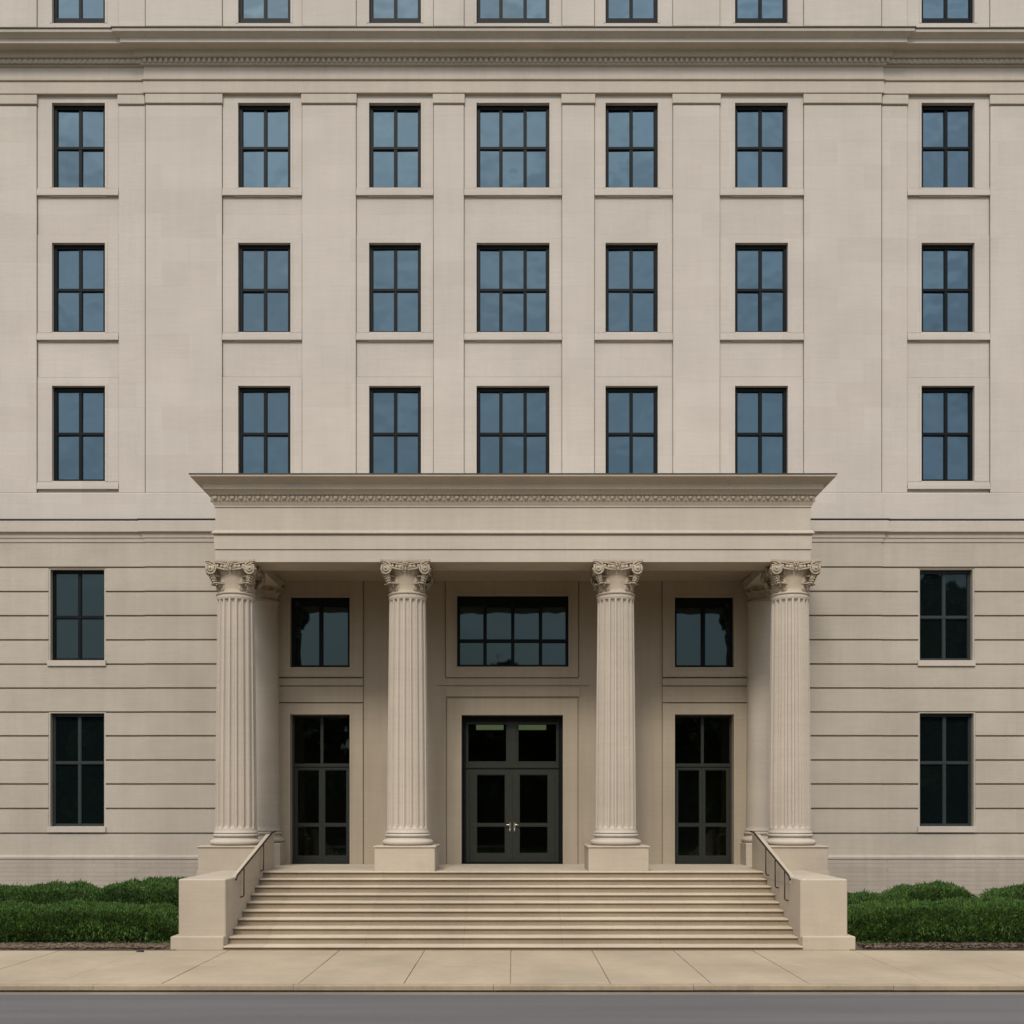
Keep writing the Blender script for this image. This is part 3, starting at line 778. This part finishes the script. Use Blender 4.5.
# ================================================================== STAIRCASE
st = empty('staircase', (0, YD(20.0), 0))
tag(st, 'broad limestone entrance steps between two blocky cheek walls', 'staircase')
def local(mb): mb.v = [(x, y - YD(20.0), z) for x, y, z in mb.v]; return mb
R1 = 0.085; RR = (LAND - R1) / 9; T = 3.10 / 9
XS = 5.50
mb = MB(); ri = MB()
for k in range(10):
    zt = R1 + k * RR; y0 = YD(19.75 + k * T); y1 = YD(19.75 + (k + 1) * T) + 0.05
    if k == 9: y1 = YF + 0.22
    mb.box(-XS + .001, XS - .001, y0 - 0.025, y1, zt - 0.032, zt + (0.002 if k == 9 else 0), 0.007)   # tread with nosing
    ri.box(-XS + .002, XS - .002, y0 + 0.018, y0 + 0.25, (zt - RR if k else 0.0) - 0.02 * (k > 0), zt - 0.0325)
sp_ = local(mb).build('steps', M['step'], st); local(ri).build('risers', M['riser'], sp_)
for sx in (-1, 1):
    mb = MB()
    xi, xo = sx * 5.50, sx * 6.40
    y0, y1 = YD(19.90), YD(22.868)
    # block with a slightly chamfered top
    mb.box(xi, xo, y0, y1, 0.0, 1.345, 0.018)
    # ramped parapet behind, rising beside the column pedestal
    ya, yb2 = YD(20.62), YD(23.9); za, zb2 = 1.34, 2.12
    xq = sx * 5.585
    prof = [(ya, 1.2), (ya, za), (YD(23.5), zb2), (yb2, zb2), (yb2, LAND + .002), (YD(22.868), LAND + .002), (YD(22.868), 1.2)]
    n = len(prof)
    xi2 = sx * 5.492
    v = [(xi2, y, z) for y, z in prof] + [(xq, y, z) for y, z in prof]
    mb.add(v, [(i, (i + 1) % n, n + (i + 1) % n, n + i) for i in range(n)] + [tuple(range(n)), tuple(range(n, 2 * n))[::-1]])
    c = local(mb).build('cheek_wall', M['cheek'], st)
    mb = MB()
    mb.box(sx * 5.503 , sx * 6.51, YD(19.76), YD(21.0), 0.0, 0.262, 0.012)
    local(mb).build('cheek_plinth', M['cheek'], c)

# ================================================================== HANDRAILS
def handrail(sx, posts, label):
    y0 = YD(20.45)
    h = empty('handrail', (sx * 5.42, y0, 0)); tag(h, label, 'handrail', 'stair handrails')
    def zr(d): return 1.40 + (d - 20.5) * 0.262
    mb = MB()
    pts = [(0, YD(20.35) - y0, 1.30), (0, YD(20.42) - y0, 1.37)] + [(0, YD(d) - y0, zr(d)) for d in (20.5, 21.2, 22.0, 22.8, 23.4)] + [(0, YD(23.75) - y0, zr(23.45) + .01)]
    mb.tube(pts, 0.019, 10); mb.build('rail', M['rail'], h)
    for d in posts:
        yy = YD(d) - y0; zb = zr(d) - 0.60
        mb = MB(); mb.tube([(0, yy, zr(d) - 0.02), (0, yy, zb + 0.05), (sx * 0.012, yy, zb + 0.015), (sx * 0.04, yy, zb), (sx * 0.071, yy, zb)], 0.0135, 8)
        mb.build('post', M['rail'], h)
    mb = MB(); mb.tube([(0, YD(23.6) - y0, zr(23.45)), (sx * 0.075, YD(23.6) - y0, zr(23.45) - 0.02)], 0.014, 8); mb.build('bracket', M['rail'], h)
handrail(-1, (20.95, 22.6), 'bronze handrail on two posts on the left side of the entrance steps')
handrail(1, (20.75, 21.5, 22.3), 'bronze handrail on three posts on the right side of the entrance steps')

# ================================================================== GROUND
def sheet(name, x0, x1, y0, y1, z, mat):
    mb = MB(); mb.add([(x0, y0, z), (x1, y0, z), (x1, y1, z), (x0, y1, z)], [(0, 1, 2, 3)])
    o = mb.build(name, mat); tag(o, kind='structure'); return o
YK = YD(15.85); YS = YD(19.735)
sheet('ground', -400, 400, -400, 400, -0.16, M['grass'])
sheet('road', -300, 300, YK - 14.0, YK - 0.22, -0.104, M['asphalt'])
mb = MB(); mb.box(-300, 300, YK - 0.42, YK + 0.045, -0.3, -0.108); o = mb.build('gutter', M['gutter']); tag(o, kind='structure')
sheet('pavement', -300, 300, YK - 21.0, YK - 14.004, -0.02, M['walk'])  # far side, out of view; added to bounce light up to the cornices
# kerb with rounded nose, cut in lengths
mb = MB(); x = -61.3
while x < 60:
    L_ = 3.05
    prof = [(0.05, -0.3), (0.05, -0.082), (0.004, -0.08), (0, -0.074), (0, -0.018), (0.006, -0.006), (0.02, 0.0), (0.15, 0.0), (0.15, -0.3)]
    dz = random.uniform(-0.002, 0.002)
    v = [(x + 0.003, YK + a, b + dz) for a, b in prof] + [(x + L_ - 0.003, YK + a, b + dz) for a, b in prof]; n = 9
    mb.add(v, [(i, n + i, n + (i + 1) % n, (i + 1) % n) for i in range(n)] + [tuple(range(n)), tuple(range(n, 2 * n))[::-1]])
    x += L_
o = mb.build('kerb', M['kerb']); tag(o, kind='structure')
# pavement slabs
mb = MB(); x = -60.4
mb.add([(-62, YK + 0.15, -0.02), (62, YK + 0.15, -0.02), (62, YD(26), -0.02), (-62, YD(26), -0.02)], [(0, 1, 2, 3)])
rr = random.Random(3)
core_j = [-8.6, -7.05, -5.4, -3.3, -1.68, -0.04, 1.5, 3.05, 4.55, 6.45, 8.1]
jx = [-8.6 - 1.62 * k for k in range(32, 0, -1)] + core_j + [8.1 + 1.62 * k for k in range(1, 33)]
for i in range(len(jx) - 1):
    for (u, w) in ((YK + 0.153, YK + 2.05), (YK + 2.055, YS + 0.2)):
        dz = rr.uniform(-0.0025, 0.0025); g = 0.006
        mb.box(jx[i] + g, jx[i + 1] - g, u, w, -0.019, dz + 0.002, 0.004)
o = mb.build('pavement', M['walk']); tag(o, kind='structure')
# planting bed soil, slightly uneven
for sx in (-1, 1):
    mb = MB(); nx, ny = 60, 22; v = []
    for j in range(ny + 1):
        for i in range(nx + 1):
            x = sx * (6.5 + 10.5 * i / nx); y = YS + (0 - 0.1 - YS) * j / ny
            if i == 0: x = sx * 6.40
            v.append((x, y, (0.012 if j == 0 else 0.05) + 0.03 * mnoise.noise(Vector((x * 3, y * 3, 0)))))
    mb.add(v, [(j * (nx + 1) + i, j * (nx + 1) + i + 1, (j + 1) * (nx + 1) + i + 1, (j + 1) * (nx + 1) + i) for j in range(ny) for i in range(nx)], True)
    o = mb.build('soil', M['soil']); tag(o, kind='structure')
    mb = MB()
    for k in range(2600):
        x = sx * rng.uniform(6.65, 12.5); y = YS + 0.02 + abs(rng.normal(0, 0.32)); z = 0.045 + rng.uniform(0, 0.02)
        a = rng.uniform(0, PI); l = rng.uniform(0.015, 0.045); w = rng.uniform(0.005, 0.012); t = rng.uniform(-.4, .4)
        dx, dy = math.cos(a) * l, math.sin(a) * l; ex, ey = -math.sin(a) * w, math.cos(a) * w
        mb.add([(x - dx - ex, y - dy - ey, z), (x + dx - ex, y + dy - ey, z + l * t), (x + dx + ex, y + dy + ey, z + l * t + .008), (x - dx + ex, y - dy + ey, z + .008)], [(0, 1, 2, 3)])
    o = mb.build('mulch', M['chip']); tag(o, kind='stuff')

# ================================================================== HEDGES
def np_mesh(name, V, Fq, mat, parent=None, smooth=False):
    me = bpy.data.meshes.new(name)
    nv, nf = len(V), len(Fq); k = Fq.shape[1]
    me.vertices.add(nv); me.vertices.foreach_set('co', V.astype(np.float32).ravel())
    me.loops.add(nf * k); me.loops.foreach_set('vertex_index', Fq.astype(np.int32).ravel())
    me.polygons.add(nf); me.polygons.foreach_set('loop_start', np.arange(0, nf * k, k, dtype=np.int32)); me.polygons.foreach_set('loop_total', np.full(nf, k, dtype=np.int32))
    me.update(calc_edges=True); me.validate(); me.materials.append(mat)
    o = bpy.data.objects.new(name, me); COL.objects.link(o)
    if parent: o.parent = parent
    return o
def blades(P, Dr, Lh, W, r):
    """thin leaf blades (two-segment quads) at P along Dr"""
    n = len(P); t = np.cross(Dr, r.normal(size=(n, 3))); t /= np.linalg.norm(t, axis=1)[:, None] + 1e-9
    Lh = Lh[:, None]; W = W[:, None]
    a = P - t * W * .5; b = P + t * W * .5
    m = P + Dr * Lh * .5; c = m + t * W * .75; d = m - t * W * .75; e = P + Dr * Lh + np.array([0, 0, -1]) * Lh * .12
    V = np.stack([a, b, c, d, e], 1).reshape(-1, 3)
    i = np.arange(n)[:, None] * 5
    Fq = np.concatenate([i + np.array([[0, 1, 2, 3]]), i + np.array([[3, 2, 4, 4]])], 0)
    return V, Fq
def hedge(x0, x1, y0, y1, h, label, group, n, seed, round_=0.5, bumps=0.12, taper=0.25, dome=8):
    r = np.random.default_rng(seed)
    cx, cy = (x0 + x1) / 2, (y0 + y1) / 2; hx, hy = abs(x1 - x0) / 2, (y1 - y0) / 2
    o = empty('hedge', (cx, cy, 0.03)); tag(o, label, 'hedge', group)
    # superellipsoid surface samples, top and sides
    def surf(u, v, k=1.0):
        # u around, v up 0..1
        e = 0.55
        def sp(c, p): return np.sign(c) * np.abs(c) ** p
        ph = v * PI / 2
        cr = np.cos(ph) ** round_
        x = hx * sp(np.cos(u), e) * cr; y = hy * sp(np.sin(u), e) * cr; z = h * np.sin(ph) ** 0.8
        return x, y, z
    m = int(n * 3)
    # sample uniformly by area: box-like proposal
    ax, ay = r.uniform(-1, 1, m), r.uniform(-1, 1, m)
    top = r.random(m) < (hx * 2 * hy * 2) / (hx * 2 * hy * 2 + 2 * h * (2 * hx + 2 * hy) * .8)
    u = np.zeros(m); x = ax * hx; y = ay * hy; z = np.zeros(m)
    ex = np.abs(ax) ** dome; ey = np.abs(ay) ** 4
    env = np.clip(1 - ex - ey, 0, 1) ** 0.35
    z = h * env
    side = ~top; s = r.random(m)
    q = r.random(m); per = 2 * hx + 2 * hy
    fr = q * 2 * per
    sx_ = np.where(fr < 2 * hx * 1.0, 1, np.where(fr < 4 * hx, 2, 3))
    xs = np.where(sx_ < 3, r.uniform(-1, 1, m) * hx, np.sign(r.normal(size=m)) * hx)
    ys = np.where(sx_ == 1, -hy, np.where(sx_ == 2, hy, r.uniform(-1, 1, m) * hy))
    xs_l = np.abs(xs / hx) ** dome
    zs_ = s ** 0.9 * h * 0.95 * np.clip(1 - xs_l, 0.0, 1) ** 0.35
    inset = 1 - 0.10 * (zs_ / h) ** 4 - taper * (1 - zs_ / h) ** 2 * 0.5
    xs = xs * np.where(sx_ < 3, 1, inset); ys = ys * np.where(sx_ < 3, inset, 1)
    x = np.where(side, xs, x); y = np.where(side, ys, y); z = np.where(side, zs_, z)
    keep = (y + cy < y1 - hy * 0.5 + 9) & ((z > 0.06) | (r.random(m) < .4))
    idx = np.where(keep)[0][:n]; x, y, z, side = x[idx], y[idx], z[idx], side[idx]; n_ = len(idx)
    # clumps: displace by layered noise
    nz = np.array([mnoise.noise(Vector((a * 1.7 + cx, b * 1.7 + seed, c * 1.7))) + 0.6 * mnoise.noise(Vector((a * 5 + cx, b * 5 + seed, c * 5))) for a, b, c in zip(x, y, z)])
    nrm = np.stack([np.where(side & (sx_[idx] == 3), np.sign(x), 0), np.where(side & (sx_[idx] < 3), np.sign(y), 0), np.where(side, 0.25, 1.0)], 1).astype(float)
    nrm /= np.linalg.norm(nrm, axis=1)[:, None]
    P_ = np.stack([x, y, z], 1) + nrm * (nz[:, None] * bumps) - nrm * (r.random(n_) ** 2 * 0.10)[:, None]
    P_[:, 2] = np.maximum(P_[:, 2], 0.01)
    Dr = nrm * 0.6 + np.array([0, 0, 0.85]) + r.normal(size=(n_, 3)) * 0.42
    Dr /= np.linalg.norm(Dr, axis=1)[:, None]
    # young shoots standing clear of the clipped surface
    sh = (~side) & (r.random(n_) < 0.06)
    Ls = r.uniform(0.06, 0.13, n_); Ls[sh] = r.uniform(0.13, 0.23, sh.sum())
    Dr[sh] = Dr[sh] * 0.35 + np.array([0, 0, 1.0]); Dr /= np.linalg.norm(Dr, axis=1)[:, None]
    V, Fq = blades(P_, Dr, Ls, r.uniform(0.006, 0.014, n_), r)
    np_mesh('foliage', V, Fq, M['leaf'], o)
    # dark twiggy inside
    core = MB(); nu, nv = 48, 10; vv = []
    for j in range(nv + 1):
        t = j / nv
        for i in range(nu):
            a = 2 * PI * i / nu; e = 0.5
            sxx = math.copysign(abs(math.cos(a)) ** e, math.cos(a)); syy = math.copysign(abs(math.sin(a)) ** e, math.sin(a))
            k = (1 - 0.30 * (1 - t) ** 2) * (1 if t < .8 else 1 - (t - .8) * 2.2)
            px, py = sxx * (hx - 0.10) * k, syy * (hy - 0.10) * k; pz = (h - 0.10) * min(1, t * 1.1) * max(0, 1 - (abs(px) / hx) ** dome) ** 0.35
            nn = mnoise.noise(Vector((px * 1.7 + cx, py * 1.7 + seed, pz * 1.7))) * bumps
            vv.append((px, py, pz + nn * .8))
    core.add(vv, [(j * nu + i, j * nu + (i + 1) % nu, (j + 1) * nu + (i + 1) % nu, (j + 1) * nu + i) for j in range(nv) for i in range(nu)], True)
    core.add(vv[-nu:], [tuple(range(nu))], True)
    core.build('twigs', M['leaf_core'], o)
    return o
yF0, yF1 = YD(20.45), YD(21.8); yB0, yB1 = YD(22.7), YD(24.1)
hedge(-12.6, -6.62, yF0, yF1, 0.66, 'long clipped green hedge in front on the left of the entrance steps', 'clipped hedges beside the steps', 90000, 1)
hedge(6.62, 12.6, yF0, yF1, 0.74, 'long clipped green hedge in front on the right of the entrance steps', 'clipped hedges beside the steps', 90000, 2)
hedge(-12.6, -9.0, yB0, yB1, 0.90, 'rounded shrub row behind the left hedge, under the left-hand window', 'shrubs against the wall', 42000, 3, bumps=0.13)
hedge(-9.35, -6.95, yB0 + .05, yB1, 0.98, 'rounded taller shrub behind the left hedge, close beside the left cheek wall', 'shrubs against the wall', 30000, 4, bumps=0.14, dome=5)
hedge(7.0, 8.5, yB0 + .1, yB1, 0.70, 'low shrub behind the right hedge, close beside the right cheek wall', 'shrubs against the wall', 18000, 5, dome=5)
hedge(8.35, 10.35, yB0, yB1, 0.95, 'domed shrub standing highest behind the right hedge, below the ground-floor window there', 'shrubs against the wall', 30000, 6, bumps=0.12, dome=3.2)
hedge(10.55, 12.9, yB0, yB1, 0.90, 'rounded shrub behind the right hedge, at the right edge of the view', 'shrubs against the wall', 24000, 7, bumps=0.12, dome=3.5)

# small black scrap on the pavement
o = empty('metal_scrap', (-7.0, YD(19.5), 0.004)); o.scale = (.6, .6, .6); tag(o, 'small black scrap lying on the pavement in front of the left hedge', 'scrap')
mb = MB(); mb.tube([(-0.11, 0.0, 0.018), (-0.03, 0.01, 0.03), (0.05, 0.0, 0.022), (0.10, -0.01, 0.03)], [0.01, 0.02, 0.018, 0.028], 8)
mb.ball((0.11, -0.01, 0.034), (0.034, 0.03, 0.03), 10, 6); mb.build('bent_strip', M['black'], o)

# ================================================================== wood across the street (mirrored in the low windows)
def wood():
    r = np.random.default_rng(5); Vs = []; Fs = []; off = 0
    P = []
    tr = MB()
    for i in list(range(27)) * 2:
        x = -66 + i * 5.1 + r.uniform(-1, 1); y = -52 + r.uniform(-4, 4); h = r.uniform(10.8, 13.5)
        if 22 < x < 46: h = r.uniform(19, 22)
        tr.tube([(x, y, -.2), (x + .2, y, h * .35), (x, y + .2, h * .7)], [0.4, 0.28, 0.1], 8)
        for k in range(11 if h < 15 else 26):
            c = np.array([x + r.normal() * 2.3, y + r.normal() * 1.8, h * r.uniform(0.16, 0.88)])
            m = 420; d = r.normal(size=(m, 3)); d /= np.linalg.norm(d, axis=1)[:, None]
            P.append(c + d * r.uniform(0.7, 1.0, m)[:, None] * np.array([1.9, 1.9, 1.5]))
    P = np.concatenate(P); n = len(P)
    a = r.normal(size=(n, 3)); a /= np.linalg.norm(a, axis=1)[:, None]; b = np.cross(a, r.normal(size=(n, 3))); b /= np.linalg.norm(b, axis=1)[:, None]
    s = r.uniform(0.16, 0.34, n)[:, None]
    V = np.stack([P - a * s - b * s * .6, P + a * s - b * s * .6, P + a * s + b * s * .6, P - a * s + b * s * .6], 1).reshape(-1, 3)
    Fq = np.arange(n * 4).reshape(-1, 4)
    o = np_mesh('woodland', V, Fq, M['tree']); tag(o, kind='stuff')
    t = tr.build('trunks', M['bark'], o)
wood()
# unseen dark bank added behind the trees, blocks sky from the door reflections
mb = MB(); nx = 80; v = []
for i in range(nx + 1):
    x = -90 + 180 * i / nx
    v += [(x, -58, -0.2), (x, -62, 7.0 + 1.6 * mnoise.noise(Vector((x * .15, 0, 0)))), (x, -75, 7.4 + 1.2 * mnoise.noise(Vector((x * .1, 3, 0)))), (x, -90, -.2)]
mb.add(v, [(i * 4 + k, (i + 1) * 4 + k, (i + 1) * 4 + k + 1, i * 4 + k + 1) for i in range(nx) for k in range(3)], True)
o = mb.build('hill', M['hillm']); tag(o, kind='structure')

# ================================================================== LIGHT
SUN_EL, SUN_AZ = 46.0, 12.0      # azimuth off the street side, towards the left
w = bpy.data.worlds.new('World'); scene.world = w; w.use_nodes = True; nt = w.node_tree; nt.nodes.clear(); L = nt.links.new
out = N(nt, 'ShaderNodeOutputWorld'); bg = N(nt, 'ShaderNodeBackground', Strength=0.15)
sky = N(nt, 'ShaderNodeTexSky'); sky.sky_type = 'NISHITA'; sky.sun_disc = False
sky.sun_elevation = math.radians(SUN_EL); sky.sun_rotation = math.radians(180 + SUN_AZ); sky.air_density = 1.0; sky.dust_density = 2.5; sky.ozone_density = 1.0
# thin overcast: a cloud veil, brightest overhead, mixed over the clear sky
tc = N(nt, 'ShaderNodeTexCoord'); sp = N(nt, 'ShaderNodeSeparateXYZ'); L(tc.outputs['Generated'], sp.inputs[0])
mr = N(nt, 'ShaderNodeMapRange'); L(sp.outputs[2], mr.inputs[0]); mr.inputs[1].default_value = 0.12; mr.inputs[2].default_value = 0.75; mr.inputs[3].default_value = 2.6; mr.inputs[4].default_value = 8.2; mr.interpolation_type = 'SMOOTHSTEP'
mpn = N(nt, 'ShaderNodeMapping'); mpn.inputs['Scale'].default_value = (1, 1, 2.5); L(tc.outputs['Generated'], mpn.inputs[0])
cn = N(nt, 'ShaderNodeTexNoise', Scale=5.0, Detail=6.0, Roughness=0.55); L(mpn.outputs[0], cn.inputs['Vector'])
cr = N(nt, 'ShaderNodeMapRange'); L(cn.outputs['Fac'], cr.inputs[0]); cr.inputs[1].default_value = 0.3; cr.inputs[2].default_value = 0.7; cr.inputs[3].default_value = 0.64; cr.inputs[4].default_value = 1.30
mm = N(nt, 'ShaderNodeMath', operation='MULTIPLY'); L(mr.outputs[0], mm.inputs[0]); L(cr.outputs[0], mm.inputs[1])
vm = N(nt, 'ShaderNodeVectorMath', operation='SCALE'); vm.inputs[0].default_value = (0.90, 0.97, 1.06); L(mm.outputs[0], vm.inputs['Scale'])
mx = nt.nodes.new('ShaderNodeMix'); mx.data_type = 'RGBA'; mx.inputs[0].default_value = 0.8
L(sky.outputs[0], mx.inputs[6]); L(vm.outputs[0], mx.inputs[7]); L(mx.outputs[2], bg.inputs[0]); L(bg.outputs[0], out.inputs[0])
sl = bpy.data.lights.new('sun', 'SUN'); sl.energy = 1.5; sl.angle = math.radians(13); sl.color = (1.0, 0.955, 0.88)
so = bpy.data.objects.new('sun', sl); COL.objects.link(so)
e, a = math.radians(SUN_EL), math.radians(SUN_AZ)
dirv = Vector((-math.sin(a) * math.cos(e), -math.cos(a) * math.cos(e), math.sin(e)))
so.rotation_euler = (-dirv).to_track_quat('-Z', 'Y').to_euler(); so.location = dirv * 60

# ================================================================== CAMERA
cam = bpy.data.cameras.new('camera'); co = bpy.data.objects.new('camera', cam); COL.objects.link(co)
co.location = (0, -DW, EYE); co.rotation_euler = (PI / 2, 0, 0)
cam.sensor_width = 36; cam.lens = 36 * F / 1024; cam.shift_y = (HY - 512) / 1024; cam.shift_x = -(CX - 512) / 1024
cam.clip_end = 2000; scene.camera = co
vs = scene.view_settings; vs.view_transform = 'Standard'; vs.look = 'None'; vs.exposure = 0.63; vs.gamma = 1.0; vs.use_curve_mapping = False
